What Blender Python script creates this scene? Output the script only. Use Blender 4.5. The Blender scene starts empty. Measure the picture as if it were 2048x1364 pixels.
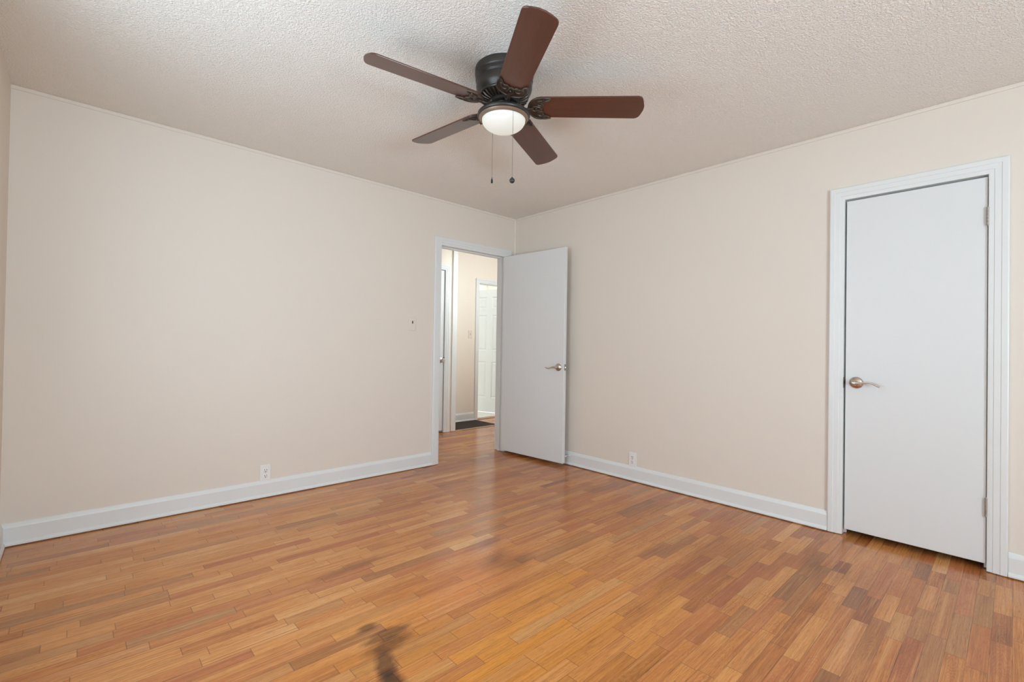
import bpy, bmesh, math, random
from mathutils import Vector, Matrix
R = math.radians
PI = math.pi
SC = bpy.context.scene
COL = SC.collection

# ------------------------------------------------------------------ camera
H = 2.44
CAM = Vector((-3.388, -3.620, 1.103))
YAW, PITCH, ROLL, FPX = 0.749, 0.0094, 0.0158, 936.6
fw = Vector((math.sin(YAW) * math.cos(PITCH), math.cos(YAW) * math.cos(PITCH), math.sin(PITCH)))
rt = Vector((math.cos(YAW), -math.sin(YAW), 0))
up = rt.cross(fw)
r2 = rt * math.cos(ROLL) + up * math.sin(ROLL)
u2 = up * math.cos(ROLL) - rt * math.sin(ROLL)
cd = bpy.data.cameras.new('camera')
cam = bpy.data.objects.new('camera', cd)
COL.objects.link(cam)
cam.matrix_world = Matrix(((r2.x, u2.x, -fw.x, CAM.x), (r2.y, u2.y, -fw.y, CAM.y), (r2.z, u2.z, -fw.z, CAM.z), (0, 0, 0, 1)))
cd.sensor_width = 36
cd.lens = FPX / 2048 * 36
cd.clip_start = 0.02
SC.camera = cam

# ------------------------------------------------------------------ world, daylight, added fill lights, exposure
w = bpy.data.worlds.new('world')
SC.world = w
w.use_nodes = True
bg = w.node_tree.nodes['Background']
bg.inputs['Color'].default_value = (0.80, 0.89, 1.0, 1)
bg.inputs['Strength'].default_value = 1.5


def area(name, loc, rot, sx, sy, power, color):
    l = bpy.data.lights.new(name, 'AREA')
    l.shape = 'RECTANGLE'
    l.size, l.size_y = sx, sy
    l.energy = power
    l.color = color
    o = bpy.data.objects.new(name, l)
    COL.objects.link(o)
    o.location = loc
    o.rotation_euler = rot
    return o


YB = -5.90          # rear wall
XS = -3.666         # side wall (left of the camera)
DAY = (0.79, 1.0, 1.19)
area('daylight_rear', (-2.75, YB - 0.20, 1.45), (R(90), 0, 0), 1.4, 1.4, 5, DAY)
area('ceiling_fill_rear', (-2.75, YB - 0.16, 1.0), (R(119), 0, 0), 1.3, 0.5, 97, DAY)  # added fill, tilted up to brighten the ceiling
area('daylight_side', (XS - 0.20, -2.0, 1.45), (R(90), 0, R(-90)), 1.5, 1.4, 24, DAY)
area('ceiling_fill_side', (XS - 0.16, -2.0, 1.0), (R(116), 0, R(-90)), 1.4, 0.5, 2.5, DAY)  # weaker added fill, also aimed up at the ceiling
hl = bpy.data.lights.new('hall_lamp', 'POINT')
hl.energy, hl.color, hl.shadow_soft_size = 21.5, (0.87, 0.99, 1.09), 0.12
ho = bpy.data.objects.new('hall_lamp', hl)
COL.objects.link(ho)
ho.location = (0.85, 0.32, 1.92)
area('daylight_far_room', (2.9, 3.0, 1.5), (R(90), 0, R(90)), 1.2, 1.4, 45, (0.87, 0.98, 1.08))
area('fill_far_room_left', (-0.6, 3.1, 1.5), (R(90), 0, R(-90)), 1.4, 1.4, 7, (0.87, 0.98, 1.08))  # added fill for the six-panel door's face; no window stands here

vs = SC.view_settings
vs.view_transform = 'Standard'
vs.look = 'None'
vs.gamma = 1
vs.use_curve_mapping = False
vs.exposure = 0.50
try:
    SC.cycles.diffuse_bounces = 10
    SC.cycles.max_bounces = 14
    SC.cycles.caustics_reflective = False
    SC.cycles.caustics_refractive = False
except Exception:
    pass

rng = random.Random(7)


# ------------------------------------------------------------------ node helpers
class NT:
    def __init__(self, name):
        self.m = bpy.data.materials.new(name)
        self.m.use_nodes = True
        self.nt = self.m.node_tree
        self.b = self.nt.nodes['Principled BSDF']

    def n(self, t, **kw):
        nd = self.nt.nodes.new(t)
        for k, v in kw.items():
            setattr(nd, k, v)
        return nd

    def put(self, sock, v):
        if isinstance(v, bpy.types.NodeSocket):
            self.nt.links.new(v, sock)
        else:
            sock.default_value = v

    def math(self, op, a, b=None, c=None, clamp=False):
        nd = self.n('ShaderNodeMath', operation=op, use_clamp=clamp)
        self.put(nd.inputs[0], a)
        if b is not None:
            self.put(nd.inputs[1], b)
        if c is not None:
            self.put(nd.inputs[2], c)
        return nd.outputs[0]

    def comb(self, x, y, z):
        nd = self.n('ShaderNodeCombineXYZ')
        for i, v in enumerate((x, y, z)):
            self.put(nd.inputs[i], v)
        return nd.outputs[0]

    def sep(self, v):
        nd = self.n('ShaderNodeSeparateXYZ')
        self.put(nd.inputs[0], v)
        return nd.outputs

    def noise(self, vec, scale, detail=2, rough=0.5, dist=0.0):
        nd = self.n('ShaderNodeTexNoise')
        self.put(nd.inputs['Vector'], vec)
        nd.inputs['Scale'].default_value = scale
        nd.inputs['Detail'].default_value = detail
        nd.inputs['Roughness'].default_value = rough
        nd.inputs['Distortion'].default_value = dist
        return nd.outputs['Fac']

    def mix(self, fac, a, b, blend='MIX'):
        nd = self.n('ShaderNodeMix', data_type='RGBA', blend_type=blend)
        self.put(nd.inputs['Factor'], fac)
        self.put(nd.inputs[6], a)
        self.put(nd.inputs[7], b)
        return nd.outputs[2]

    def ramp(self, fac, stops, interp='LINEAR'):
        nd = self.n('ShaderNodeValToRGB')
        cr = nd.color_ramp
        cr.interpolation = interp
        while len(cr.elements) > 1:
            cr.elements.remove(cr.elements[-1])
        cr.elements[0].position = stops[0][0]
        cr.elements[0].color = stops[0][1]
        for p, c in stops[1:]:
            e = cr.elements.new(p)
            e.color = c
        self.put(nd.inputs['Fac'], fac)
        return nd.outputs['Color']

    def rng(self, v, a, b, c, d):
        nd = self.n('ShaderNodeMapRange')
        self.put(nd.inputs[0], v)
        for i, x in enumerate((a, b, c, d)):
            self.put(nd.inputs[1 + i], x)
        return nd.outputs[0]

    def obj(self):
        return self.n('ShaderNodeTexCoord').outputs['Object']

    def geo(self):
        return self.n('ShaderNodeNewGeometry').outputs['Position']

    def attr(self, name):
        return self.n('ShaderNodeAttribute', attribute_name=name).outputs['Fac']

    def bump(self, h, strength, dist):
        nd = self.n('ShaderNodeBump')
        nd.inputs['Strength'].default_value = strength
        nd.inputs['Distance'].default_value = dist
        self.put(nd.inputs['Height'], h)
        self.nt.links.new(nd.outputs[0], self.b.inputs['Normal'])

    def set(self, **kw):
        names = dict(color='Base Color', rough='Roughness', metal='Metallic', spec='Specular IOR Level', coat='Coat Weight', coat_rough='Coat Roughness')
        for k, v in kw.items():
            self.put(self.b.inputs[names[k]], v)
        return self


def c4(r, g, b):
    return (r, g, b, 1)


def paint(name, col, rough, bump_scale, bump_s, bump_d, vary=0.02):
    t = NT(name)
    p = t.geo()
    f = t.noise(p, 1.3, 3)
    lo = c4(*[x * (1 - vary) for x in col])
    hi = c4(*[min(1, x * (1 + vary)) for x in col])
    t.set(color=t.mix(f, lo, hi), rough=rough)
    if bump_s:
        t.bump(t.noise(p, bump_scale, 3), bump_s, bump_d)
    return t.m


M = {}
# wall paint: faint rolled texture and barely visible vertical panel seams
t = NT('wall_paint')
p = t.geo()
x, y, z = t.sep(p)
hor = t.math('ADD', x, y)
streak = t.noise(t.comb(t.math('MULTIPLY', hor, 14.0), t.math('MULTIPLY', z, 0.7), 0.0), 1.0, 3)
roll = t.noise(p, 180, 2)
t.set(color=t.mix(t.noise(p, 1.1, 2), c4(0.712, 0.655, 0.575), c4(0.735, 0.676, 0.594)), rough=0.55, spec=0.3)
t.bump(t.math('ADD', t.math('MULTIPLY', streak, 0.6), t.math('MULTIPLY', roll, 0.4)), 0.12, 0.003)
M['wall'] = t.m
M['hall_wall'] = paint('hall_wall_paint', (0.80, 0.735, 0.635), 0.55, 150, 0.05, 0.002)
M['white_wall'] = paint('white_wall_paint', (0.86, 0.86, 0.85), 0.6, 150, 0.05, 0.002)
# sprayed, stippled ceiling
t = NT('stippled_ceiling')
p = t.geo()
n1 = t.noise(p, 120, 3, 0.6, 0.4)
n2 = t.noise(p, 150, 2, 0.5)
hgt = t.math('ADD', t.rng(n1, 0.38, 0.72, 0.0, 1.0), t.math('MULTIPLY', n2, 0.35))
t.set(color=t.mix(t.noise(p, 0.9, 2), c4(0.865, 0.838, 0.772), c4(0.890, 0.862, 0.796)), rough=0.6, spec=0.35)
t.bump(hgt, 0.66, 0.008)
M['ceiling'] = t.m
M['trim'] = paint('white_trim_enamel', (0.716, 0.740, 0.727), 0.38, 60, 0.04, 0.002)
M['door'] = paint('white_door_enamel', (0.697, 0.716, 0.710), 0.42, 40, 0.05, 0.002, 0.012)
M['plastic'] = paint('white_plastic', (0.78, 0.78, 0.76), 0.35, 60, 0, 0)
M['plate'] = paint('painted_over_plate', (0.727, 0.66, 0.577), 0.5, 90, 0.05, 0.001)
M['dark'] = paint('dark_slot', (0.012, 0.010, 0.009), 0.7, 60, 0, 0)
M['screw'] = NT('screw_steel').set(color=c4(0.62, 0.60, 0.57), metal=0.9, rough=0.35).m
# brushed nickel
t = NT('brushed_nickel')
t.set(color=t.mix(t.noise(t.obj(), 60, 2), c4(0.52, 0.44, 0.37), c4(0.66, 0.58, 0.50)), metal=1.0, rough=0.30)
M['nickel'] = t.m
t = NT('worn_hinge_steel')
t.set(color=t.mix(t.noise(t.obj(), 40, 3), c4(0.30, 0.26, 0.23), c4(0.48, 0.43, 0.39)), metal=0.8, rough=0.42)
M['hinge'] = t.m
# oil rubbed bronze
t = NT('oil_rubbed_bronze')
t.set(color=t.mix(t.noise(t.obj(), 25, 3), c4(0.030, 0.027, 0.024), c4(0.058, 0.050, 0.043)), metal=0.35, rough=0.36, spec=0.5)
M['bronze'] = t.m
t = NT('antique_bronze_scroll')
t.set(color=t.mix(t.noise(t.obj(), 55, 3), c4(0.030, 0.024, 0.020), c4(0.11, 0.078, 0.055)), metal=0.5, rough=0.40)
M['scroll'] = t.m
# walnut/mahogany fan blade
t = NT('mahogany_blade')
o = t.obj()
ox, oy, oz = t.sep(o)
g = t.noise(t.comb(t.math('MULTIPLY', ox, 5.0), t.math('MULTIPLY', oy, 110.0), 0.3), 1.0, 4, 0.6, 0.4)
t.set(color=t.mix(g, c4(0.060, 0.020, 0.011), c4(0.115, 0.044, 0.027)), rough=0.30, spec=0.5, coat=0.25, coat_rough=0.2)
M['blade'] = t.m
M['lip'] = NT('bulb_lit_bronze_lip').set(color=c4(0.26, 0.19, 0.135), metal=0.55, rough=0.38).m  # bulb glow on the lip put into a lighter bronze colour
# frosted glass bowl, lit from inside
t = NT('lit_frosted_glass')
t.set(color=c4(0.45, 0.46, 0.44), rough=0.35)
t.b.inputs['Emission Color'].default_value = c4(1.0, 0.985, 0.86)
t.b.inputs['Emission Strength'].default_value = 0.30
M['glass'] = t.m
M['chain'] = NT('antique_chain').set(color=c4(0.30, 0.27, 0.23), metal=0.9, rough=0.35).m
# dark ribbed mat
t = NT('ribbed_mat')
x, y, z = t.sep(t.geo())
rib = t.math('SINE', t.math('MULTIPLY', y, 420.0))
t.set(color=t.mix(t.rng(rib, -1, 1, 0, 1), c4(0.016, 0.009, 0.007), c4(0.062, 0.036, 0.026)), rough=0.9)
t.bump(rib, 0.5, 0.003)
M['mat'] = t.m
M['mat_edge'] = paint('mat_border', (0.025, 0.021, 0.019), 0.8, 80, 0.1, 0.002)
t = NT('strip_wood')
t.set(color=t.mix(t.noise(t.geo(), 18, 3), c4(0.40, 0.27, 0.16), c4(0.52, 0.38, 0.25)), rough=0.4)
M['strip'] = t.m
# window pane: thin clear glass
mt = bpy.data.materials.new('window_pane')
mt.use_nodes = True
nt = mt.node_tree
nt.nodes.clear()
ot = nt.nodes.new('ShaderNodeOutputMaterial')
mx = nt.nodes.new('ShaderNodeMixShader')
tr = nt.nodes.new('ShaderNodeBsdfTransparent')
gl = nt.nodes.new('ShaderNodeBsdfGlossy')
gl.inputs['Roughness'].default_value = 0.02
mx.inputs[0].default_value = 0.06
nt.links.new(tr.outputs[0], mx.inputs[1])
nt.links.new(gl.outputs[0], mx.inputs[2])
nt.links.new(mx.outputs[0], ot.inputs[0])
M['pane'] = mt

# oak strip floor
t = NT('oak_strip_floor')
uv = t.n('ShaderNodeUVMap', uv_map='plank').outputs[0]
u, v, _ = t.sep(uv)
tone, pid, plen = t.attr('tone'), t.attr('pid'), t.attr('plen')
pos = t.geo()
px, py, pz = t.sep(pos)
big = t.noise(pos, 1.6, 3)
mid = t.noise(t.comb(t.math('MULTIPLY', u, 2.2), t.math('MULTIPLY', v, 14.0), t.math('MULTIPLY', pid, 91.0)), 1.0, 3, 0.55, 0.6)
fine = t.noise(t.comb(t.math('MULTIPLY', u, 7.0), t.math('MULTIPLY', v, 230.0), t.math('MULTIPLY', pid, 57.0)), 1.0, 4, 0.65, 0.2)
pore = t.noise(t.comb(t.math('MULTIPLY', u, 22.0), t.math('MULTIPLY', v, 620.0), t.math('MULTIPLY', pid, 33.0)), 1.0, 2, 0.5)
# cathedral figure
vc = t.math('DIVIDE', t.math('SUBTRACT', v, 0.026), 0.028)
vc2 = t.math('MULTIPLY', vc, vc)
warp = t.noise(t.comb(t.math('MULTIPLY', u, 5.0), t.math('MULTIPLY', v, 40.0), t.math('MULTIPLY', pid, 71.0)), 1.0, 2)
ph = t.math('ADD', t.math('MULTIPLY', u, 9.0), t.math('ADD', t.math('MULTIPLY', vc2, 1.1), t.math('MULTIPLY', warp, 1.9)))
cath = t.math('POWER', t.math('ABSOLUTE', t.math('SINE', t.math('MULTIPLY', ph, 11.0))), 2.5)
fig = t.math('GREATER_THAN', t.math('FRACT', t.math('MULTIPLY', pid, 17.3)), 0.55)
figm = t.math('MULTIPLY', fig, t.rng(t.noise(t.comb(t.math('MULTIPLY', u, 4.0), v, t.math('MULTIPLY', pid, 13.0)), 1.0, 1), 0.4, 0.6, 0.15, 1.0))
val = t.math('ADD', tone, t.math('MULTIPLY', t.math('SUBTRACT', mid, 0.5), 0.52))
val = t.math('ADD', val, t.math('MULTIPLY', t.math('SUBTRACT', fine, 0.5), 0.80))
val = t.math('ADD', val, t.math('MULTIPLY', t.math('SUBTRACT', big, 0.5), 0.22))
val = t.math('SUBTRACT', val, t.math('MULTIPLY', t.math('MULTIPLY', cath, figm), 0.13))
base = t.ramp(val, [(0.0, c4(0.130, 0.042, 0.014)), (0.22, c4(0.300, 0.096, 0.028)), (0.40, c4(0.450, 0.158, 0.040)),
                    (0.56, c4(0.550, 0.208, 0.054)), (0.75, c4(0.635, 0.280, 0.086)), (1.0, c4(0.72, 0.385, 0.155))])
# some boards redder, some greyer-brown, amber fading outward from one spot
hue = t.attr('hue')
base = t.mix(t.math('MULTIPLY', t.math('MAXIMUM', hue, 0.0), 0.60), base, c4(0.400, 0.112, 0.046))
base = t.mix(t.math('MULTIPLY', t.math('MAXIMUM', t.math('MULTIPLY', hue, -1.0), 0.0), 0.55), base, c4(0.270, 0.135, 0.060))
base = t.mix(t.math('MULTIPLY', t.attr('amber'), 0.75), base, c4(0.700, 0.270, 0.030))
base = t.mix(t.math('MULTIPLY', t.math('LESS_THAN', pore, 0.40), 0.38), base, c4(0.13, 0.050, 0.018))
streak = t.noise(t.comb(t.math('MULTIPLY', u, 1.8), t.math('MULTIPLY', v, 105.0), t.math('MULTIPLY', pid, 41.0)), 1.0, 3, 0.6, 0.3)
base = t.mix(t.rng(streak, 0.30, 0.46, 0.50, 0.0), base, c4(0.235, 0.078, 0.024))
base = t.mix(t.rng(streak, 0.56, 0.74, 0.0, 0.35), base, c4(0.76, 0.42, 0.17))
# seams
dv = t.math('MINIMUM', v, t.math('SUBTRACT', 0.0565, v))
du = t.math('MINIMUM', u, t.math('SUBTRACT', plen, u))
wob = t.noise(pos, 7.0, 2)
sv = t.rng(dv, 0.0002, t.math('ADD', 0.0006, t.math('MULTIPLY', wob, 0.0016)), 1.0, 0.0)
su = t.rng(du, 0.0004, 0.0021, 1.0, 0.0)
seam = t.math('MAXIMUM', t.math('MULTIPLY', sv, t.rng(wob, 0.35, 0.7, 0.25, 0.85)), t.math('MULTIPLY', su, 0.56))
base = t.mix(seam, base, c4(0.060, 0.022, 0.009))


# old stains soaked into the boards, each with its own ragged outline
def stain(base, cx, cy, ang, ra, rb, col, amt, soft=0.5):
    ca, sa = math.cos(ang), math.sin(ang)
    dx = t.math('SUBTRACT', px, cx)
    dy = t.math('SUBTRACT', py, cy)
    a = t.math('DIVIDE', t.math('ADD', t.math('MULTIPLY', dx, ca), t.math('MULTIPLY', dy, sa)), ra)
    b = t.math('DIVIDE', t.math('SUBTRACT', t.math('MULTIPLY', dy, ca), t.math('MULTIPLY', dx, sa)), rb)
    d = t.math('SQRT', t.math('ADD', t.math('MULTIPLY', a, a), t.math('MULTIPLY', b, b)))
    d = t.math('ADD', d, t.math('MULTIPLY', t.math('SUBTRACT', edge_n, 0.5), 1.1))
    f = t.math('MULTIPLY', t.rng(d, 1.0 - soft, 1.0 + soft, 1.0, 0.0), amt)
    return t.mix(f, base, col, 'MULTIPLY')


edge_n = t.noise(t.comb(t.math('MULTIPLY', px, 11.0), t.math('MULTIPLY', py, 30.0), 0.0), 1.0, 4, 0.65)
DK = c4(0.26, 0.23, 0.20)
base = stain(base, -2.545, -1.912, 0.0, 0.040, 0.022, DK, 0.75, 0.35)
base = stain(base, -2.500, -2.000, 0.0, 0.095, 0.030, DK, 0.80, 0.30)
base = stain(base, -2.530, -2.062, 0.1, 0.090, 0.034, DK, 0.75, 0.35)
base = stain(base, -2.590, -2.150, 1.25, 0.085, 0.034, DK, 0.88, 0.35)
base = stain(base, -2.625, -2.260, 1.25, 0.080, 0.040, DK, 0.95, 0.35)
base = stain(base, -1.79, -1.80, 0.4, 0.10, 0.04, DK, 0.55, 0.8)
base = stain(base, -1.735, -1.89, 0.2, 0.11, 0.045, DK, 0.60, 0.8)
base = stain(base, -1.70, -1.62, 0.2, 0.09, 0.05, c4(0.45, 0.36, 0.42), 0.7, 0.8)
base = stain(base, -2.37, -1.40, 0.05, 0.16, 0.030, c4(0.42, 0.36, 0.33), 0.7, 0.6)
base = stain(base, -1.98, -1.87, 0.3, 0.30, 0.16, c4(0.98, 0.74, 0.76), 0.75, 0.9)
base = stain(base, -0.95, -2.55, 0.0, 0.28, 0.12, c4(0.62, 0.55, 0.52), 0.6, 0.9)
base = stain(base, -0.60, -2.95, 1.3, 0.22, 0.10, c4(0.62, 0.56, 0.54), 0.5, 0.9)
rgh = t.rng(t.noise(pos, 5.0, 3), 0.3, 0.7, 0.17, 0.27)
t.set(color=base, rough=rgh, spec=0.45)
cup = t.math('MULTIPLY', vc2, 0.25)
wav = t.noise(t.comb(t.math('MULTIPLY', px, 6.0), t.math('MULTIPLY', py, 12.0), t.math('MULTIPLY', pid, 20.0)), 1.0, 2)
hh = t.math('ADD', t.math('ADD', cup, wav), t.math('ADD', t.math('MULTIPLY', fine, 0.12), t.math('MULTIPLY', seam, -0.9)))
t.bump(hh, 0.12, 0.0016)
M['floor'] = t.m


# ------------------------------------------------------------------ mesh helpers
def link(name, bm, mat, parent=None, smooth=None, loc=None):
    me = bpy.data.meshes.new(name)
    bmesh.ops.recalc_face_normals(bm, faces=bm.faces)
    bm.to_mesh(me)
    bm.free()
    me.materials.append(mat)
    if smooth is not None:
        for f in me.polygons:
            f.use_smooth = True
        me.set_sharp_from_angle(angle=R(smooth))
    o = bpy.data.objects.new(name, me)
    COL.objects.link(o)
    if parent:
        o.parent = parent
    if loc:
        o.location = loc
    return o


def tag(o, label, cat, group=None, kind=None):
    o['label'] = label
    o['category'] = cat
    if group:
        o['group'] = group
    if kind:
        o['kind'] = kind
    return o


def empty(name, loc, rz=0):
    o = bpy.data.objects.new(name, None)
    o.empty_display_size = 0.05
    COL.objects.link(o)
    o.location = loc
    o.rotation_euler = (0, 0, rz)
    return o


def box(bm, x0, x1, y0, y1, z0, z1, bev=0, seg=1):
    r = bmesh.ops.create_cube(bm, size=1)
    vs_ = r['verts']
    bmesh.ops.scale(bm, vec=(abs(x1 - x0), abs(y1 - y0), abs(z1 - z0)), verts=vs_)
    bmesh.ops.translate(bm, vec=((x0 + x1) / 2, (y0 + y1) / 2, (z0 + z1) / 2), verts=vs_)
    if bev:
        es = list({e for v_ in vs_ for e in v_.link_edges})
        bmesh.ops.bevel(bm, geom=es, offset=bev, segments=seg, profile=0.5, affect='EDGES')
    return bm


def B(*a, **k):
    return box(bmesh.new(), *a, **k)


def lathe(bm, prof, seg=48, mtx=None):
    rows = []
    for r, z_ in prof:
        if r < 1e-6:
            rows.append([bm.verts.new((0, 0, z_))])
        else:
            rows.append([bm.verts.new((r * math.cos(2 * PI * i / seg), r * math.sin(2 * PI * i / seg), z_)) for i in range(seg)])
    new = [v_ for row in rows for v_ in row]
    for a, b in zip(rows, rows[1:]):
        for i in range(seg):
            j = (i + 1) % seg
            if len(a) == 1 and len(b) == 1:
                continue
            if len(a) == 1:
                bm.faces.new((a[0], b[i], b[j]))
            elif len(b) == 1:
                bm.faces.new((a[i], b[0], a[j]))
            else:
                bm.faces.new((a[i], b[i], b[j], a[j]))
    if mtx is not None:
        bmesh.ops.transform(bm, matrix=mtx, verts=new)
    return bm


def tube(bm, pts, rad, seg=10, flat=1.0, side=None):
    """sweep a circle (radius per point, optionally flattened along 'side') through pts"""
    pts = [Vector(q) for q in pts]
    n = len(pts)
    rads = rad if isinstance(rad, (list, tuple)) else [rad] * n
    rings = []
    ref = Vector(side) if side else Vector((0, 0, 1))
    for i, q in enumerate(pts):
        d = (pts[min(i + 1, n - 1)] - pts[max(i - 1, 0)]).normalized()
        a = d.cross(ref)
        if a.length < 1e-4:
            a = d.cross(Vector((1, 0, 0)))
        a.normalize()
        b = a.cross(d).normalized()
        rings.append([bm.verts.new(q + a * rads[i] * math.cos(2 * PI * k / seg) + b * rads[i] * flat * math.sin(2 * PI * k / seg)) for k in range(seg)])
    for a, b in zip(rings, rings[1:]):
        for k in range(seg):
            j = (k + 1) % seg
            bm.faces.new((a[k], a[j], b[j], b[k]))
    bm.faces.new(rings[0])
    bm.faces.new(rings[-1])
    return bm


def smooth_path(pts, n=6):
    """Catmull-Rom through the points"""
    P = [Vector(q) for q in pts]
    P = [P[0] * 2 - P[1]] + P + [P[-1] * 2 - P[-2]]
    out = []
    for i in range(1, len(P) - 2):
        for k in range(n):
            s = k / n
            a, b, c_, d = P[i - 1], P[i], P[i + 1], P[i + 2]
            out.append(0.5 * ((2 * b) + (c_ - a) * s + (2 * a - 5 * b + 4 * c_ - d) * s * s + (3 * b - a - 3 * c_ + d) * s ** 3))
    out.append(P[-2])
    return out


def extrude_profile(bm, prof, a, b, out):
    """profile of (protrusion, height) pairs swept from a to b; protrusion goes along 'out'"""
    a, b, out = Vector(a), Vector(b), Vector(out)
    A = [bm.verts.new(a + out * d + Vector((0, 0, h_))) for d, h_ in prof]
    Bv = [bm.verts.new(b + out * d + Vector((0, 0, h_))) for d, h_ in prof]
    n = len(prof)
    for i in range(n):
        j = (i + 1) % n
        bm.faces.new((A[i], A[j], Bv[j], Bv[i]))
    bm.faces.new(A)
    bm.faces.new(Bv)
    return bm


def casing(bm, axis, fixed, out, a, b, h, prof, z0=0.004):
    """mitred three-sided casing around an opening a..b wide and h high on a wall; prof = (offset from the opening, protrusion)"""
    def P(s, z_, d):
        if axis == 'x':
            return (s, fixed + out * d, z_)
        return (fixed + out * d, s, z_)
    sg = -1 if a < b else 1
    st = []
    for w_, d in prof:
        st.append([bm.verts.new(P(a + sg * w_, z0, d)), bm.verts.new(P(a + sg * w_, h + w_, d)), bm.verts.new(P(b - sg * w_, h + w_, d)), bm.verts.new(P(b - sg * w_, z0, d))])
    n = len(prof)
    for i in range(n):
        j = (i + 1) % n
        for k in range(3):
            bm.faces.new((st[i][k], st[i][k + 1], st[j][k + 1], st[j][k]))
    bm.faces.new([s[0] for s in st])
    bm.faces.new([s[3] for s in st])
    return bm


# ------------------------------------------------------------------ the setting
def structure(name, bm, mat, label, cat, parent=None, smooth=None):
    o = link(name, bm, mat, parent, smooth)
    return tag(o, label, cat, kind='structure')


# floor: every strip a quad with its own length, tone and seed
ROWW = 0.0565
me = bpy.data.meshes.new('floor')
verts, faces, uvs, tones, pids, plens, hues, ambers = [], [], [], [], [], [], [], []
ny0, ny1 = int(YB / ROWW) - 1, int(4.2 / ROWW) + 1
for r_ in range(ny0, ny1):
    y0 = r_ * ROWW
    xx = -3.72 - rng.random() * 0.5
    while xx < 3.2:
        L = min(0.95, max(0.16, rng.lognormvariate(math.log(0.36), 0.42)))
        x0, x1 = max(xx, -3.72), min(xx + L, 3.2)
        if x1 - x0 > 0.005:
            k = len(verts)
            verts += [(x0, y0, 0), (x1, y0, 0), (x1, y0 + ROWW, 0), (x0, y0 + ROWW, 0)]
            faces.append((k, k + 1, k + 2, k + 3))
            uvs += [(x0 - xx, 0), (x1 - xx, 0), (x1 - xx, ROWW), (x0 - xx, ROWW)]
            calm = min(1, max(0, (-1.2 - x0) / 1.6)) * min(1, max(0, (y0 + 2.6) / 1.2))
            sd = 0.105 - 0.03 * calm
            tn = 0.55 + 0.15 * calm + rng.gauss(0, sd)
            if rng.random() < 0.10 - 0.04 * calm:
                tn -= 0.15
            if rng.random() < 0.10:
                tn += 0.10
            tones.append(tn)
            pids.append(rng.random())
            redp = 0.17 - 0.06 * calm + 0.20 * min(1, max(0, (x0 + 2.2) / 1.4))
            q_ = rng.random()
            hues.append(rng.uniform(0.4, 1.0) if q_ < redp else (-rng.uniform(0.4, 1.0) if q_ > 0.86 else 0.0))
            ambers.append(max(0.0, 1.0 - math.hypot((x0 + L / 2 + 2.15) / 1.1, (y0 + 2.35) / 0.75)) * rng.uniform(0.5, 1.3))
            plens.append(L)
        xx += L
me.from_pydata(verts, [], faces)
ul = me.uv_layers.new(name='plank')
for i, q in enumerate(uvs):
    ul.data[i].uv = q
for nm, arr in (('tone', tones), ('pid', pids), ('plen', plens), ('hue', hues), ('amber', ambers)):
    at = me.attributes.new(nm, 'FLOAT', 'FACE')
    at.data.foreach_set('value', arr)
me.materials.append(M['floor'])
flo = bpy.data.objects.new('floor', me)
COL.objects.link(flo)
tag(flo, 'varnished orange oak strip floor with old dark stains', 'floor', kind='structure')

t = NT('pale_floor')  # pale slab added over the oak to keep bounced light neutral
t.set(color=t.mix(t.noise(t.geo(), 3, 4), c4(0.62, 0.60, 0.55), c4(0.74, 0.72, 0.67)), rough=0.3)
M['far_floor'] = t.m
structure('floor_far_room', B(-1.7, 3.1, 1.895, 4.2, 0.0005, 0.004), M['far_floor'], 'pale floor beyond the panelled door', 'floor')
structure('ceiling', B(XS - 0.12, 0.12, YB - 0.12, 0.12, H, H + 0.1), M['ceiling'], 'beige stippled ceiling that the fan hangs from', 'ceiling')
structure('ceiling_hall', B(-1.8, 3.2, 0.12, 4.3, H, H + 0.1), M['white_wall'], 'plain ceiling beyond the open door', 'ceiling')

# left-hand wall with the open doorway  (plane y = 0)
DA, DB, DH = -0.935, -0.135, 2.020      # clear opening
WT = 0.115
bm = bmesh.new()
box(bm, XS - 0.12, DA - 0.02, 0, WT, 0, H)
box(bm, DB + 0.02, 0.12, 0, WT, 0, H)
box(bm, DA - 0.02, DB + 0.02, 0, WT, DH + 0.02, H)
structure('wall_left', bm, M['wall'], 'long beige wall with the open doorway at its end', 'wall')
# right-hand wall with the closet door (plane x = 0)
CA, CB, CHT = -2.915, -3.524, 2.012
bm = bmesh.new()
box(bm, 0, WT, CA + 0.02, 0.0, 0, H)
box(bm, 0, WT, YB - 0.12, CB - 0.02, 0, H)
box(bm, 0, WT, CB - 0.02, CA + 0.02, CHT + 0.02, H)
structure('wall_right', bm, M['wall'], 'beige wall holding the closed flush door', 'wall')
# side wall with a window
bm = bmesh.new()
SW0, SW1, WZ0, WZ1 = -2.75, -1.25, 0.75, 2.15
box(bm, XS - 0.12, XS, SW1, 0.0, 0, H)
box(bm, XS - 0.12, XS, YB - 0.12, SW0, 0, H)
box(bm, XS - 0.12, XS, SW0, SW1, 0, WZ0)
box(bm, XS - 0.12, XS, SW0, SW1, WZ1, H)
structure('wall_side', bm, M['wall'], 'beige side wall at the extreme edge of the room', 'wall')
# rear wall with a wide window
bm = bmesh.new()
RW0, RW1 = -3.45, -2.05
box(bm, XS, RW0, YB - 0.12, YB, 0, H)
box(bm, RW1, 0.0, YB - 0.12, YB, 0, H)
box(bm, RW0, RW1, YB - 0.12, YB, 0, WZ0)
box(bm, RW0, RW1, YB - 0.12, YB, WZ1, H)
structure('wall_rear', bm, M['wall'], 'beige window wall facing the two doors', 'wall')


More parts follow.
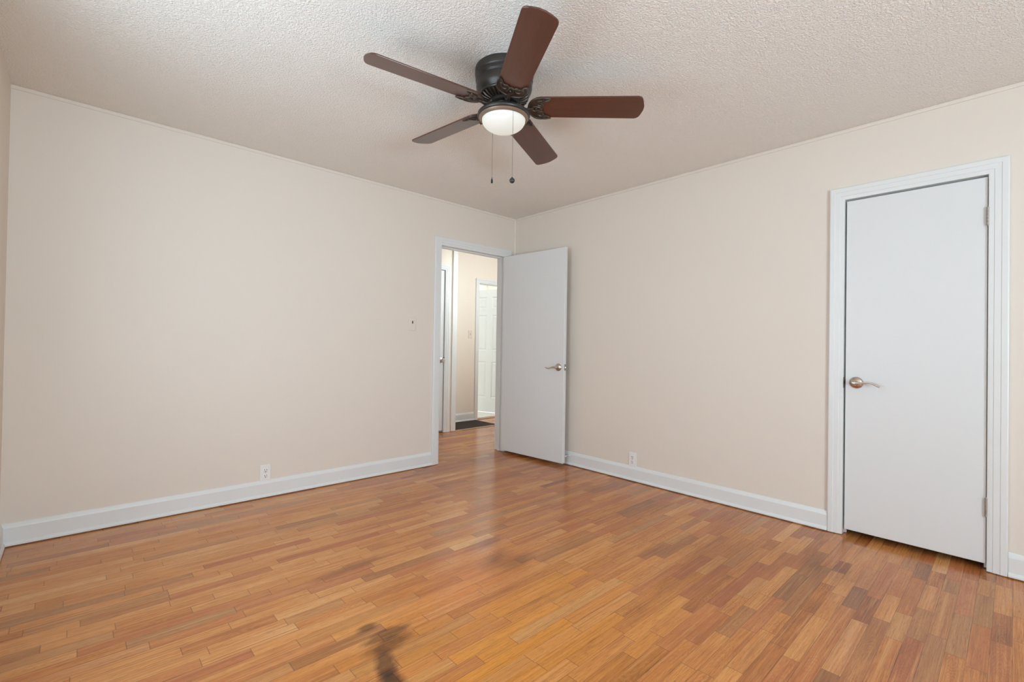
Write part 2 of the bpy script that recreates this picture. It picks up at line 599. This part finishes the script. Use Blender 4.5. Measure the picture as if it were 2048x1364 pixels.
def window(name, axis, fixed, out, a, b, label, sashes):
    """frame, sashes and panes filling an opening in a wall"""
    def bx(bm, s0, s1, d0, d1, z0, z1):
        if axis == 'x':
            box(bm, s0, s1, fixed + d0, fixed + d1, z0, z1)
        else:
            box(bm, fixed + d0, fixed + d1, s0, s1, z0, z1)
        return bm
    lo, hi = min(a, b), max(a, b)
    bm = bmesh.new()
    f = 0.035
    d0, d1 = out * 0.11, out * 0.01
    bx(bm, lo, lo + f, d0, d1, WZ0, WZ1)
    bx(bm, hi - f, hi, d0, d1, WZ0, WZ1)
    bx(bm, lo + f, hi - f, d0, d1, WZ1 - f, WZ1)
    bx(bm, lo + f, hi - f, d0, d1, WZ0, WZ0 + f)
    root = structure(name, bm, M['trim'], label, 'window')
    n = sashes
    wd = (hi - lo - 2 * f) / n
    for i in range(n):
        s0 = lo + f + i * wd
        for z0, z1, dd in ((WZ0 + f, (WZ0 + WZ1) / 2 + 0.02, 0.03), ((WZ0 + WZ1) / 2 - 0.02, WZ1 - f, 0.065)):
            bm = bmesh.new()
            e = 0.035
            q0, q1 = out * dd, out * (dd + 0.03)
            bx(bm, s0, s0 + e, q0, q1, z0, z1)
            bx(bm, s0 + wd - e, s0 + wd, q0, q1, z0, z1)
            bx(bm, s0 + e, s0 + wd - e, q0, q1, z0, z0 + e)
            bx(bm, s0 + e, s0 + wd - e, q0, q1, z1 - e, z1)
            sa = link('sash', bm, M['trim'], root)
            link('pane', bx(bmesh.new(), s0 + e, s0 + wd - e, out * (dd + 0.013), out * (dd + 0.017), z0 + e, z1 - e), M['pane'], sa)
    return root


window('window_1', 'x', YB, -1, RW0, RW1, 'white sash window in the rear wall', 2)
window('window_2', 'y', XS, -1, SW0, SW1, 'white sash window in the side wall', 2)

# baseboards: tall flat board, moulded cap, shoe at the floor
BBH = 0.122
BB = [(0, 0.006), (0.024, 0.006), (0.024, 0.014), (0.019, 0.024), (0.0145, 0.027), (0.0145, BBH - 0.024), (0.0120, BBH - 0.016), (0.0065, BBH - 0.003), (0.004, BBH), (0, BBH)]


def baseboard(name, a, b, out, label):
    return structure(name, extrude_profile(bmesh.new(), BB, a, b, out), M['trim'], label, 'baseboard')


CW = 0.074
baseboard('baseboard_left', (XS, 0, 0), (DA - CW - 0.001, 0, 0), (0, -1, 0), 'tall white baseboard along the long wall left of the doorway')
baseboard('baseboard_right', (0, CA + CW + 0.001, 0), (0, 0, 0), (-1, 0, 0), 'white baseboard between the open door and the closed door')
baseboard('baseboard_right_end', (0, YB, 0), (0, CB - CW - 0.001, 0), (-1, 0, 0), 'short white baseboard past the hinge side of the closed door')
baseboard('baseboard_side', (XS, YB, 0), (XS, 0.0, 0), (1, 0, 0), 'white baseboard on the side wall, cut off by the picture edge')
baseboard('baseboard_rear', (XS, YB, 0), (0, YB, 0), (0, 1, 0), 'white baseboard under the rear window')
# small painted moulding where walls meet ceiling, and in the corner
CR = [(0, H - 0.020), (0.006, H - 0.020), (0.008, H - 0.016), (0.008, H - 0.001), (0, H - 0.001)]
structure('trim_1', extrude_profile(bmesh.new(), CR, (XS, 0, 0), (0, 0, 0), (0, -1, 0)), M['wall'], 'thin beige moulding under the ceiling on the long left wall', 'trim')
structure('trim_2', extrude_profile(bmesh.new(), CR, (0, YB, 0), (0, 0, 0), (-1, 0, 0)), M['wall'], 'thin beige moulding under the ceiling above the closed door', 'trim')
bm = bmesh.new()
tube(bm, [(-0.003, -0.003, BBH), (-0.003, -0.003, H - 0.02)], 0.009, 12)
structure('trim_3', bm, M['wall'], 'slim beige bead in the corner behind the open door', 'trim', smooth=40)

# door casings with stepped face
CP = [(0, 0), (0, 0.011), (0.004, 0.013), (0.020, 0.0135), (0.0225, 0.016), (0.046, 0.017), (0.0485, 0.0195), (0.069, 0.0195), (0.074, 0.017), (0.074, 0)]
tr1 = structure('trim_4', casing(bmesh.new(), 'x', 0, -1, DA, DB, DH, CP), M['trim'], 'white casing around the open doorway', 'door casing', smooth=25)
tr2 = structure('trim_5', casing(bmesh.new(), 'y', 0, -1, CA, CB, CHT, CP), M['trim'], 'white casing around the closed flush door', 'door casing', smooth=25)


def jamb(parent, axis, a, b, h, f0, f1, s0, s1):
    """lining of an opening and the stop strip the slab closes against"""
    def bx(bm, p0, p1, d0, d1, z0, z1):
        if axis == 'x':
            box(bm, p0, p1, d0, d1, z0, z1)
        else:
            box(bm, d0, d1, p0, p1, z0, z1)
    sg = 1 if a < b else -1
    bm = bmesh.new()
    bx(bm, a - sg * 0.019, a, f0, f1, 0.004, h)
    bx(bm, b, b + sg * 0.019, f0, f1, 0.004, h)
    bx(bm, a - sg * 0.019, b + sg * 0.019, f0, f1, h, h + 0.019)
    link('jamb', bm, M['trim'], parent)
    bm = bmesh.new()
    bx(bm, a, a + sg * 0.011, s0, s1, 0.004, h - 0.011)
    bx(bm, b - sg * 0.011, b, s0, s1, 0.004, h - 0.011)
    bx(bm, a, b, s0, s1, h - 0.011, h)
    link('stop_strip', bm, M['trim'], parent)


jamb(tr1, 'x', DA, DB, DH, 0.0, WT, 0.042, 0.075)
jamb(tr2, 'y', CA, CB, CHT, 0.0, WT, 0.042, 0.060)
# hall-side casing of the same doorway
structure('trim_6', casing(bmesh.new(), 'x', WT, 1, DA, DB, DH, CP), M['trim'], 'casing on the hall side of the open doorway', 'door casing')

# closet behind the closed door
bm = bmesh.new()
box(bm, 0.70, 0.75, -3.8, -2.6, 0, H)
box(bm, WT, 0.75, -3.85, -3.8, 0, H)
box(bm, WT, 0.75, -2.6, -2.55, 0, H)
box(bm, WT, 0.75, -3.8, -2.6, H - 0.05, H)
structure('wall_closet', bm, M['wall'], 'inside of the dark closet behind the closed door', 'wall')


# ------------------------------------------------------------------ doors
def lever(parent, wave):
    """rose and wavy lever; local frame: x out of the door face, y towards the lever tip, z up"""
    root = empty('lever_handle', (0, 0, 0))
    root.parent = parent
    bm = lathe(bmesh.new(), [(0, 0), (0.034, 0), (0.0345, 0.003), (0.033, 0.006), (0.028, 0.010), (0.020, 0.0135), (0.0125, 0.016), (0.0115, 0.030), (0.012, 0.046), (0, 0.046)], 40, Matrix.Rotation(R(90), 4, 'Y'))
    link('rose', bm, M['nickel'], root, 35)
    pth = smooth_path([(0.050, -0.012, 0), (0.052, 0.004, 0.0005)] + [(0.053 + 0.00003 * i_, y_, z_) for i_, (y_, z_) in enumerate(wave)], 6)
    n = len(pth)
    rad = [0.0135 - 0.0085 * min(1, (i / n) * 2.2) for i in range(n)]
    rad[0] = 0.008
    bm = tube(bmesh.new(), pth, rad, 12, 0.8, (1, 0, 0))
    link('lever', bm, M['nickel'], root, 50)
    bm = lathe(bmesh.new(), [(0, 0.060), (0.0045, 0.060), (0.006, 0.058), (0.006, 0.055)], 20, Matrix.Rotation(R(90), 4, 'Y'))
    link('privacy_button', bm, M['screw'], root, 40)
    return root


def hinge(parent, loc, z0, h=0.092):
    bm = bmesh.new()
    for i in range(5):
        a = z0 + h * i / 5
        lathe(bm, [(0, a + 0.0006), (0.0062, a + 0.0006), (0.0062, a + h / 5 - 0.0006), (0, a + h / 5 - 0.0006)], 14)
    lathe(bm, [(0, z0 - 0.005), (0.003, z0 - 0.004), (0.0048, z0), (0, z0)], 14)
    lathe(bm, [(0, z0 + h), (0.0048, z0 + h), (0.003, z0 + h + 0.004), (0, z0 + h + 0.005)], 14)
    o = link('hinge', bm, M['hinge'], parent, 40, loc)
    return o


# door_1: open slab, hinged on the right of the doorway, swung a little past square
pin = (DB - 0.002, -0.008, 0)
d1 = empty('door_1', pin)
ANG = R(3.9)
# local: +x = from the pin towards the latch edge, +y = towards the face that looks left into the room
d1.matrix_world = Matrix.Translation(pin) @ Matrix(((math.sin(ANG), -math.cos(ANG), 0, 0), (-math.cos(ANG), -math.sin(ANG), 0, 0), (0, 0, 1, 0), (0, 0, 0, 1)))
tag(d1, 'white flush door standing open in the corner, lever near its edge', 'door', kind='structure')
SL = 0.797
link('slab', B(0.004, SL, 0.001, 0.036, 0.028, 2.014, bev=0.002), M['door'], d1)
for z_ in (0.245, 1.68):
    hinge(d1, (0, 0, 0), z_)
DROOP = [(0.025, 0.001), (0.052, 0.005), (0.078, 0.004), (0.100, -0.006), (0.118, -0.016)]
DIP = [(0.025, 0.001), (0.048, -0.005), (0.074, -0.013), (0.098, -0.012), (0.116, -0.004)]
lv = lever(d1, DIP)
lv.matrix_local = Matrix.Translation((SL - 0.062, 0.036, 0.908)) @ Matrix(((0, -1, 0, 0), (1, 0, 0, 0), (0, 0, 1, 0), (0, 0, 0, 1)))
lv2 = lever(d1, DIP)
lv2.matrix_local = Matrix.Translation((SL - 0.062, 0.001, 0.908)) @ Matrix(((0, -1, 0, 0), (-1, 0, 0, 0), (0, 0, 1, 0), (0, 0, 0, 1)))
bm = B(SL - 0.0005, SL + 0.0014, 0.006, 0.031, 0.880, 0.937, bev=0.0006)
lp = link('latch_plate', bm, M['hinge'], d1)
link('latch_bolt', B(SL + 0.001, SL + 0.010, 0.012, 0.025, 0.899, 0.917, bev=0.003), M['nickel'], lp)

# door_2: closed closet slab
d2 = empty('door_2', (0, CB + 0.003, 0))
tag(d2, 'closed white flush door with its lever on the left and hinges on the right', 'door', kind='structure')
SW = abs(CB - CA)
link('slab', B(0.0015, 0.0365, 0, SW - 0.0115, 0.036, 2.002, bev=0.002), M['door'], d2)
for z_ in (0.276, 1.752):
    hinge(d2, (-0.008, -0.001, 0), z_)
lv = lever(d2, DROOP)
lv.matrix_local = Matrix.Translation((0.0015, -2.978 - CB - 0.003, 0.914)) @ Matrix(((-1, 0, 0, 0), (0, -1, 0, 0), (0, 0, 1, 0), (0, 0, 0, 1)))
link('strike_plate', B(-0.0125, 0.006, SW - 0.0045, SW - 0.0025, 0.880, 0.944, bev=0.0008), M['hinge'], d2)
link('latch_bolt', B(0.010, 0.026, SW - 0.014, SW - 0.004, 0.903, 0.921, bev=0.002), M['dark'], d2)


# ------------------------------------------------------------------ hall seen through the doorway
YA, YBW = 1.25, 1.775
XC = 0.168
HA, HB, HZ = -0.78, -0.018, 2.032          # hall closet opening
GA, GB, GZ = 0.950, 1.672, 2.012           # far doorway
bm = bmesh.new()
box(bm, -1.7, HA - 0.02, YA, YA + WT, 0, H)
box(bm, HB + 0.02, XC, YA, YA + WT, 0, H)
box(bm, HA - 0.02, HB + 0.02, YA, YA + WT, HZ + 0.02, H)
structure('wall_hall_near', bm, M['hall_wall'], 'hall wall with the narrow strip of door behind the doorway', 'wall')
bm = bmesh.new()
box(bm, -1.7, GA - 0.02, YBW, YBW + WT, 0, H)
box(bm, GB + 0.02, 3.2, YBW, YBW + WT, 0, H)
box(bm, GA - 0.02, GB + 0.02, YBW, YBW + WT, GZ + 0.02, H)
structure('wall_hall_far', bm, M['hall_wall'], 'bright cream hall wall above the dark mat', 'wall')
bm = bmesh.new()
box(bm, -1.8, -1.7, WT, 4.3, 0, H)
structure('wall_hall_left', bm, M['hall_wall'], 'end wall of the hall', 'wall')
structure('wall_hall_right', B(3.1, 3.2, 0.0, 4.3, 0, H), M['hall_wall'], 'other end wall of the hall', 'wall')
structure('wall_hall_front', B(0.12, 3.1, 0.0, WT, 0, H), M['hall_wall'], 'hall wall continuing past the bedroom', 'wall')
bm = bmesh.new()
box(bm, -1.7, 3.1, 4.2, 4.3, 0, H)
structure('wall_far_room', bm, M['white_wall'], 'white wall of the far room above the panelled door', 'wall')
h1 = structure('trim_7', casing(bmesh.new(), 'x', YA, -1, HA, HB, HZ, CP), M['trim'], 'white stepped casing of the hall door', 'door casing', smooth=25)
jamb(h1, 'x', HA, HB, HZ, YA, YA + WT, YA + 0.05, YA + 0.07)
h2 = structure('trim_8', casing(bmesh.new(), 'x', YBW, -1, GA, GB, GZ, [(a * 0.9, d) for a, d in CP]), M['trim'], 'white casing of the far doorway past the mat', 'door casing', smooth=25)
jamb(h2, 'x', GA, GB, GZ, YBW, YBW + WT, YBW + 0.03, YBW + 0.05)
bm = bmesh.new()
box(bm, 0.092, 0.152, YA - 0.018, YA, 0.004, H, bev=0.002)
box(bm, 0.152, XC + 0.002, YA - 0.008, YA + WT, 0.004, H)
structure('trim_9', bm, M['trim'], 'bright white full-height board at the hall corner', 'trim')
structure('baseboard_hall', extrude_profile(bmesh.new(), BB, (XC, YBW, 0), (GA - 0.068, YBW, 0), (0, -1, 0)), M['trim'], 'white baseboard behind the dark mat', 'baseboard')
structure('trim_10', B(XC + 0.004, 1.9, YA - 0.022, YA + 0.012, 0.0, 0.007, bev=0.002), M['strip'], 'pale wooden threshold strip in front of the dark mat', 'trim')
structure('trim_11', B(GA, GB, YBW + 0.005, YBW + 0.045, 0.0, 0.008, bev=0.002), M['strip'], 'wooden sill strip in the far doorway', 'trim')

# door_3: hall closet slab, shut, only its latch edge shows
d3 = empty('door_3', (HB - 0.006, YA + 0.004, 0))
tag(d3, 'white hall door, only a sliver with a round knob showing at the jamb', 'door', kind='structure')
link('slab', B(-(HB - HA) + 0.012, 0, 0, 0.035, 0.028, 2.026, bev=0.002), M['door'], d3)
bm = lathe(bmesh.new(), [(0, 0), (0.031, 0), (0.031, 0.004), (0.013, 0.010), (0.011, 0.026), (0.020, 0.032), (0.027, 0.042), (0.027, 0.052), (0.021, 0.060), (0, 0.063)], 28, Matrix.Translation((-0.035, 0, 0.905)) @ Matrix.Rotation(R(90), 4, 'X'))
link('knob', bm, M['screw'], d3, 40)
link('strike_plate', B(0.001, 0.004, -0.016, 0.008, 0.875, 0.940), M['dark'], d3)

# door_4: six-panel door ajar in the far doorway
d4 = empty('door_4', (GB - 0.006, YBW + WT - 0.002, 0), R(107.2))
tag(d4, 'white six-panel door standing ajar beyond the hall', 'door', kind='structure')
DW, DT = 0.708, 0.035
cols = [(0.10, 0.305), (0.403, 0.608)]
rows_ = [(1.700, 1.885), (1.012, 1.592), (0.245, 0.832)]
bm = bmesh.new()
xs = [0.003, cols[0][0], cols[0][1], cols[1][0], cols[1][1], DW]
zs = [0.016, rows_[2][0], rows_[2][1], rows_[1][0], rows_[1][1], rows_[0][0], rows_[0][1], 2.004]
for i in range(5):
    for j in range(7):
        if i % 2 == 1 and j % 2 == 1:
            continue
        box(bm, xs[i], xs[i + 1], 0, DT, zs[j], zs[j + 1])
link('slab', bm, M['door'], d4)
for (a, b) in cols:
    for (c_, d_) in rows_:
        bm = bmesh.new()
        for yy, s in ((DT, 1), (0, -1)):
            lv_ = [(0.0, 0.0), (0.010, -0.009), (0.018, -0.009), (0.040, -0.003)]
            prev = None
            for ins, dep in lv_:
                q = [bm.verts.new((a + ins, yy + s * dep, c_ + ins)), bm.verts.new((b - ins, yy + s * dep, c_ + ins)), bm.verts.new((b - ins, yy + s * dep, d_ - ins)), bm.verts.new((a + ins, yy + s * dep, d_ - ins))]
                if prev:
                    for k in range(4):
                        bm.faces.new((prev[k], prev[(k + 1) % 4], q[(k + 1) % 4], q[k]))
                prev = q
            bm.faces.new(prev)
        link('panel', bm, M['door'], d4)
for z_ in (0.22, 1.75):
    hinge(d4, (0, -0.002, 0), z_)

# ------------------------------------------------------------------ small fittings
def outlet(loc, rz, label):
    """local frame: x along the wall, -y out of the wall, z up; origin at plate centre"""
    root = empty('wall_outlet', loc, rz)
    tag(root, label, 'outlet', 'duplex wall outlets above the baseboards')
    link('plate', B(-0.036, 0.036, -0.0075, 0.0, -0.058, 0.058, bev=0.0035, seg=2), M['plastic'], root)
    for s in (1, -1):
        bm = bmesh.new()
        lathe(bm, [(0, 0.0095), (0.0155, 0.0095), (0.0170, 0.0085), (0.0170, 0.0065), (0, 0.0065)], 28, Matrix.Translation((0, 0, s * 0.0195)) @ Matrix.Rotation(R(90), 4, 'X'))
        rc = link('receptacle', bm, M['plastic'], root, 40)
        for dx, hh_ in ((-0.0064, 0.0085), (0.0064, 0.0070)):
            link('slot', B(dx - 0.0016, dx + 0.0016, -0.0102, -0.0085, s * 0.0195 + 0.0035 - hh_ / 2 + 0.001, s * 0.0195 + 0.0035 + hh_ / 2 + 0.001), M['dark'], rc)
        bm = lathe(bmesh.new(), [(0, 0.0102), (0.0028, 0.0102), (0.0028, 0.0085), (0, 0.0085)], 14, Matrix.Translation((0, 0, s * 0.0195 - 0.0075)) @ Matrix.Rotation(R(90), 4, 'X'))
        link('slot', bm, M['dark'], rc)
    bm = lathe(bmesh.new(), [(0, 0.0088), (0.0028, 0.0085), (0.0034, 0.0070), (0, 0.0070)], 14, Matrix.Rotation(R(90), 4, 'X'))
    link('screw', bm, M['screw'], root, 40)
    return root


outlet((-2.392, -0.0, 0.172), 0, 'white duplex outlet on the long left wall, touching the baseboard')
outlet((-0.0, -1.468, 0.176), R(-90), 'white duplex outlet on the right wall between the two doors')


def switch(loc, rz, label, plate, toggle_mat, sw=0.0045, sh=0.0115, dz=0.014):
    root = empty('light_switch', loc, rz)
    tag(root, label, 'light switch', 'light switch plates')
    link('plate', B(-0.036, 0.036, -0.006, 0, -0.0585, 0.0585, bev=0.003, seg=2), plate, root)
    link('toggle', B(-sw, sw, -0.010, -0.0055, dz - sh, dz + sh, bev=0.0012), toggle_mat, root)
    for s in (1, -1):
        bm = lathe(bmesh.new(), [(0, 0.0075), (0.0026, 0.0072), (0.0032, 0.0058), (0, 0.0058)], 12, Matrix.Translation((0, 0, s * 0.030)) @ Matrix.Rotation(R(90), 4, 'X'))
        link('screw', bm, plate, root, 40)
    return root


switch((-1.226, 0, 1.279), 0, 'beige painted switch plate with a dark slot left of the doorway', M['plate'], M['dark'])
switch((0.795, YBW, 1.256), 0, 'cream switch plate in the hall beside the far doorway', M['plate'], M['hinge'], 0.0035, 0.010, 0.002)

# spring door stop screwed to the right baseboard behind the open door
ds = empty('door_stop', (-0.0145, -0.800, 0.090))
tag(ds, 'small white spring door stop on the baseboard behind the open door', 'door stop')
bm = bmesh.new()
pts = [(-0.003 - 0.052 * i / 120, 0.0042 * math.cos(i * 0.70), 0.0042 * math.sin(i * 0.70)) for i in range(121)]
tube(bm, pts, 0.0011, 6)
lathe(bm, [(0, 0), (0.009, 0), (0.009, 0.003), (0.004, 0.005), (0, 0.005)], 16, Matrix.Rotation(R(-90), 4, 'Y'))
link('spring', bm, M['plastic'], ds, 50)
bm = lathe(bmesh.new(), [(0, 0.053), (0.006, 0.053), (0.0065, 0.056), (0.0065, 0.062), (0.005, 0.066), (0, 0.067)], 16, Matrix.Rotation(R(-90), 4, 'Y'))
link('tip', bm, M['plastic'], ds, 40)

# mat in the hall
mt_ = link('doormat', B(0.176, 0.893, YA + 0.016, YBW - 0.030, 0.0005, 0.008, bev=0.003), M['mat'])
tag(mt_, 'dark brown ribbed mat on the hall floor beyond the doorway', 'mat')
bm = bmesh.new()
box(bm, 0.176, 0.893, YA + 0.014, YA + 0.030, 0.0005, 0.0095, bev=0.002)
box(bm, 0.876, 0.893, YA + 0.030, YBW - 0.030, 0.0005, 0.0095, bev=0.002)
link('border', bm, M['mat_edge'], mt_)

# ------------------------------------------------------------------ ceiling fan
FX, FY, BZ = -1.886, -1.920, 2.262
BR = 0.668
fan = empty('ceiling_fan', (FX, FY, H))
tag(fan, 'dark bronze five-blade ceiling fan with a lit bowl light', 'ceiling fan')


def fz(z_):
    return z_ - H


hp = [(0, 2.4395), (0.141, 2.4395), (0.1425, 2.434), (0.1425, 2.408), (0.140, 2.403), (0.136, 2.400), (0.136, 2.396), (0.1395, 2.392), (0.1395, 2.384),
      (0.136, 2.380), (0.1335, 2.377), (0.1335, 2.373), (0.136, 2.369), (0.136, 2.352), (0.134, 2.340), (0.130, 2.330), (0.124, 2.322), (0.120, 2.316), (0.1205, 2.310), (0.118, 2.306),
      (0.112, 2.304), (0.098, 2.296), (0.072, 2.288), (0.070, 2.286), (0, 2.286)]
link('motor_housing', lathe(bmesh.new(), [(r, fz(z_)) for r, z_ in hp], 72), M['bronze'], fan, 32)
# vent fins around the bottom of the housing
bm = bmesh.new()
for k in range(32):
    a = 2 * PI * k / 32
    ca, sa = math.cos(a), math.sin(a)
    pts = [(r * ca, r * sa, fz(z_)) for r, z_ in ((0.1165, 2.3035), (0.110, 2.299), (0.098, 2.292), (0.076, 2.2855))]
    tube(bm, pts, [0.0036, 0.0052, 0.0048, 0.0030], 6)
link('vent_fins', bm, M['scroll'], fan, 50)
rp = [(0, 2.287), (0.073, 2.287), (0.075, 2.283), (0.075, 2.276), (0.070, 2.272), (0.050, 2.270), (0.048, 2.264), (0, 2.264)]
link('rotor', lathe(bmesh.new(), [(r, fz(z_)) for r, z_ in rp], 56), M['bronze'], fan, 32)
KIT = 0.005
nk = [(0, 2.268), (0.034, 2.268), (0.034, 2.246), (0.030, 2.242), (0.030, 2.236), (0, 2.236)]
link('switch_housing', lathe(bmesh.new(), [(r, fz(z_)) for r, z_ in nk], 40), M['bronze'], fan, 32)
pn = [(0, 2.240), (0.040, 2.240), (0.070, 2.238), (0.098, 2.233), (0.118, 2.226), (0.127, 2.218), (0.1285, 2.212), (0.126, 2.206), (0.1215, 2.203), (0.118, 2.206), (0, 2.206)]
link('light_ring', lathe(bmesh.new(), [(r, fz(z_ + KIT)) for r, z_ in pn], 72), M['bronze'], fan, 40)
lp_ = [(0.1175, 2.2055), (0.1205, 2.2020), (0.1165, 2.1960), (0.1100, 2.1905), (0.1065, 2.1905), (0.1060, 2.2050)]
link('ring_lip', lathe(bmesh.new(), [(r, fz(z_ + KIT)) for r, z_ in lp_], 72), M['lip'], fan, 40)
gp = [(0.1055, fz(2.196 + KIT))] + [(0.1055 * math.cos(a), fz(2.191 + KIT) - 0.057 * math.sin(a)) for a in [PI / 2 * i / 14 for i in range(15)]]
gp[-1] = (0, gp[-1][1])
link('glass_shade', lathe(bmesh.new(), gp, 56), M['glass'], fan, 60)

# blades: pitched boards with rounded ends; drawn along local +x
PIT = R(-13)
R0, HWD = 0.128, 0.070


def blade_outline():
    o = []
    hw0, hw1 = 0.0665, 0.071
    for i in range(9):                     # rounded root
        a = PI / 2 + PI * i / 8
        o.append((R0 + 0.050 + 0.050 * math.cos(a), hw0 * math.sin(a)))
    for i in range(7):                     # tip corner
        a = -PI / 2 + PI / 2 * i / 6
        o.append((BR - 0.036 + 0.026 * math.cos(a), -hw1 + 0.030 + 0.030 * math.sin(a)))
    for i in range(1, 6):                  # slightly bowed tip
        s = i / 6
        o.append((BR - 0.010 + 0.010 * math.sin(PI * s), (-hw1 + 0.030) * (1 - 2 * s)))
    for i in range(7):
        a = PI / 2 * i / 6
        o.append((BR - 0.036 + 0.026 * math.cos(a), hw1 - 0.030 + 0.030 * math.sin(a)))
    return o


def plate(bm, outline, z0, z1):
    lo = [bm.verts.new((x_, y_, z0)) for x_, y_ in outline]
    hi = [bm.verts.new((x_, y_, z1)) for x_, y_ in outline]
    n = len(lo)
    bm.faces.new(lo)
    bm.faces.new(hi)
    for i in range(n):
        bm.faces.new((lo[i], lo[(i + 1) % n], hi[(i + 1) % n], hi[i]))
    return bm


bm = plate(bmesh.new(), blade_outline(), -0.0035, 0.0035)
bmesh.ops.bevel(bm, geom=[e for e in bm.edges if abs(e.verts[0].co.z - e.verts[1].co.z) < 1e-6], offset=0.0012, segments=1, affect='EDGES')
bmesh.ops.transform(bm, matrix=Matrix.Rotation(PIT, 4, 'X'), verts=bm.verts)
blade0 = link('blade', bm, M['blade'], fan, 30)

# blade iron: curved arm, scalloped shield under the root, raised scrolls
bm = bmesh.new()
sh = []
for i in range(13):
    a = PI / 2 + PI * i / 12
    sh.append((R0 + 0.046 + 0.054 * math.cos(a), 0.0685 * math.sin(a)))
sh += [(R0 + 0.075, -0.0685), (R0 + 0.098, -0.064), (R0 + 0.090, -0.054), (R0 + 0.066, -0.046), (R0 + 0.060, -0.034), (R0 + 0.064, -0.022), (R0 + 0.052, -0.012), (R0 + 0.058, 0.0),
       (R0 + 0.052, 0.012), (R0 + 0.064, 0.022), (R0 + 0.060, 0.034), (R0 + 0.066, 0.046), (R0 + 0.090, 0.054), (R0 + 0.098, 0.064), (R0 + 0.075, 0.0685)]
plate(bm, sh, -0.0085, -0.0035)
rim = [(x_, y_, -0.0085) for x_, y_ in sh]
tube(bm, rim + [rim[0]], 0.0042, 8)
for s in (1, -1):
    sc = [(R0 + 0.050 + (0.026 - 0.0012 * i) * math.cos(0.5 + i * 0.42) * 0.9, s * (0.030 + (0.022 - 0.0011 * i) * math.sin(0.5 + i * 0.42)), -0.009) for i in range(17)]
    tube(bm, sc, 0.0034, 6)
    tube(bm, smooth_path([(R0 + 0.004, 0, -0.009), (R0 + 0.020, s * 0.014, -0.010), (R0 + 0.044, s * 0.010, -0.010), (R0 + 0.056, 0, -0.009)], 5), 0.0032, 6)
for x_, y_ in ((R0 + 0.030, 0.0), (R0 + 0.066, 0.052), (R0 + 0.066, -0.052)):
    lathe(bm, [(0, -0.0145), (0.005, -0.0135), (0.0068, -0.010), (0.0068, -0.008)], 12, Matrix.Translation((x_, y_, 0)))
bmesh.ops.transform(bm, matrix=Matrix.Rotation(PIT, 4, 'X'), verts=bm.verts)
arm = smooth_path([(0.052, 0, 0.014), (0.066, 0, 0.013), (0.078, 0, 0.002), (0.088, 0, -0.010), (0.104, 0, -0.0135), (0.122, 0, -0.0115), (R0 + 0.016, 0, -0.009)], 5)
tube(bm, arm, [0.0115] * 10 + [0.0095] * (len(arm) - 10), 10, 0.8)
box(bm, 0.040, 0.072, -0.013, 0.013, 0.010, 0.019, bev=0.002)
iron0 = link('blade_iron', bm, M['scroll'], fan, 45)
TH = 28.061
for k in range(5):
    a = TH + k * 2 * PI / 5
    sag = -0.042 * math.cos(a) + 0.009 * math.sin(a)
    if k:
        bl, ir = blade0.copy(), iron0.copy()
        COL.objects.link(bl)
        COL.objects.link(ir)
        bl.parent = fan
        ir.parent = fan
    else:
        bl, ir = blade0, iron0
    for q in (bl, ir):
        q.location = (0, 0, fz(BZ))
        q.rotation_euler = (0, -math.atan(sag), a)

# pull chains
RD = Vector((math.cos(YAW), -math.sin(YAW), 0))
FD = Vector((math.sin(YAW), math.cos(YAW), 0))


def chain(off, ztop, zbot, kind):
    bm = bmesh.new()
    n = int((ztop - zbot) / 0.0042)
    for i in range(n):
        mtx = Matrix.Translation((off.x, off.y, fz(ztop - i * 0.0042)))
        bmesh.ops.create_icosphere(bm, subdivisions=1, radius=0.0017, matrix=mtx)
    tube(bm, [(off.x, off.y, fz(ztop)), (off.x, off.y, fz(zbot))], 0.0005, 5)
    ch = link('pull_chain', bm, M['chain'], fan, 60)
    if kind == 'ball':
        pr = [(0, 0.003), (0.003, 0.002), (0.0035, -0.003)] + [(0.0125 * math.sin(b_), -0.0145 + 0.0125 * math.cos(b_)) for b_ in [0.35 + (PI - 0.35) * i / 12 for i in range(12)]] + [(0, -0.027)]
    else:
        pr = [(0, 0.012), (0.0022, 0.011), (0.0024, 0.004), (0.0045, 0.000), (0.0052, -0.012), (0.0046, -0.017), (0, -0.018)]
    link('pendant', lathe(bmesh.new(), pr, 20, Matrix.Translation((off.x, off.y, fz(zbot)))), M['bronze'] if kind == 'ball' else M['dark'], ch, 50)


chain(RD * 0.046 - FD * 0.108, 2.206, 1.880, 'ball')
chain(RD * -0.058 + FD * 0.110, 2.204, 1.945, 'tassel')
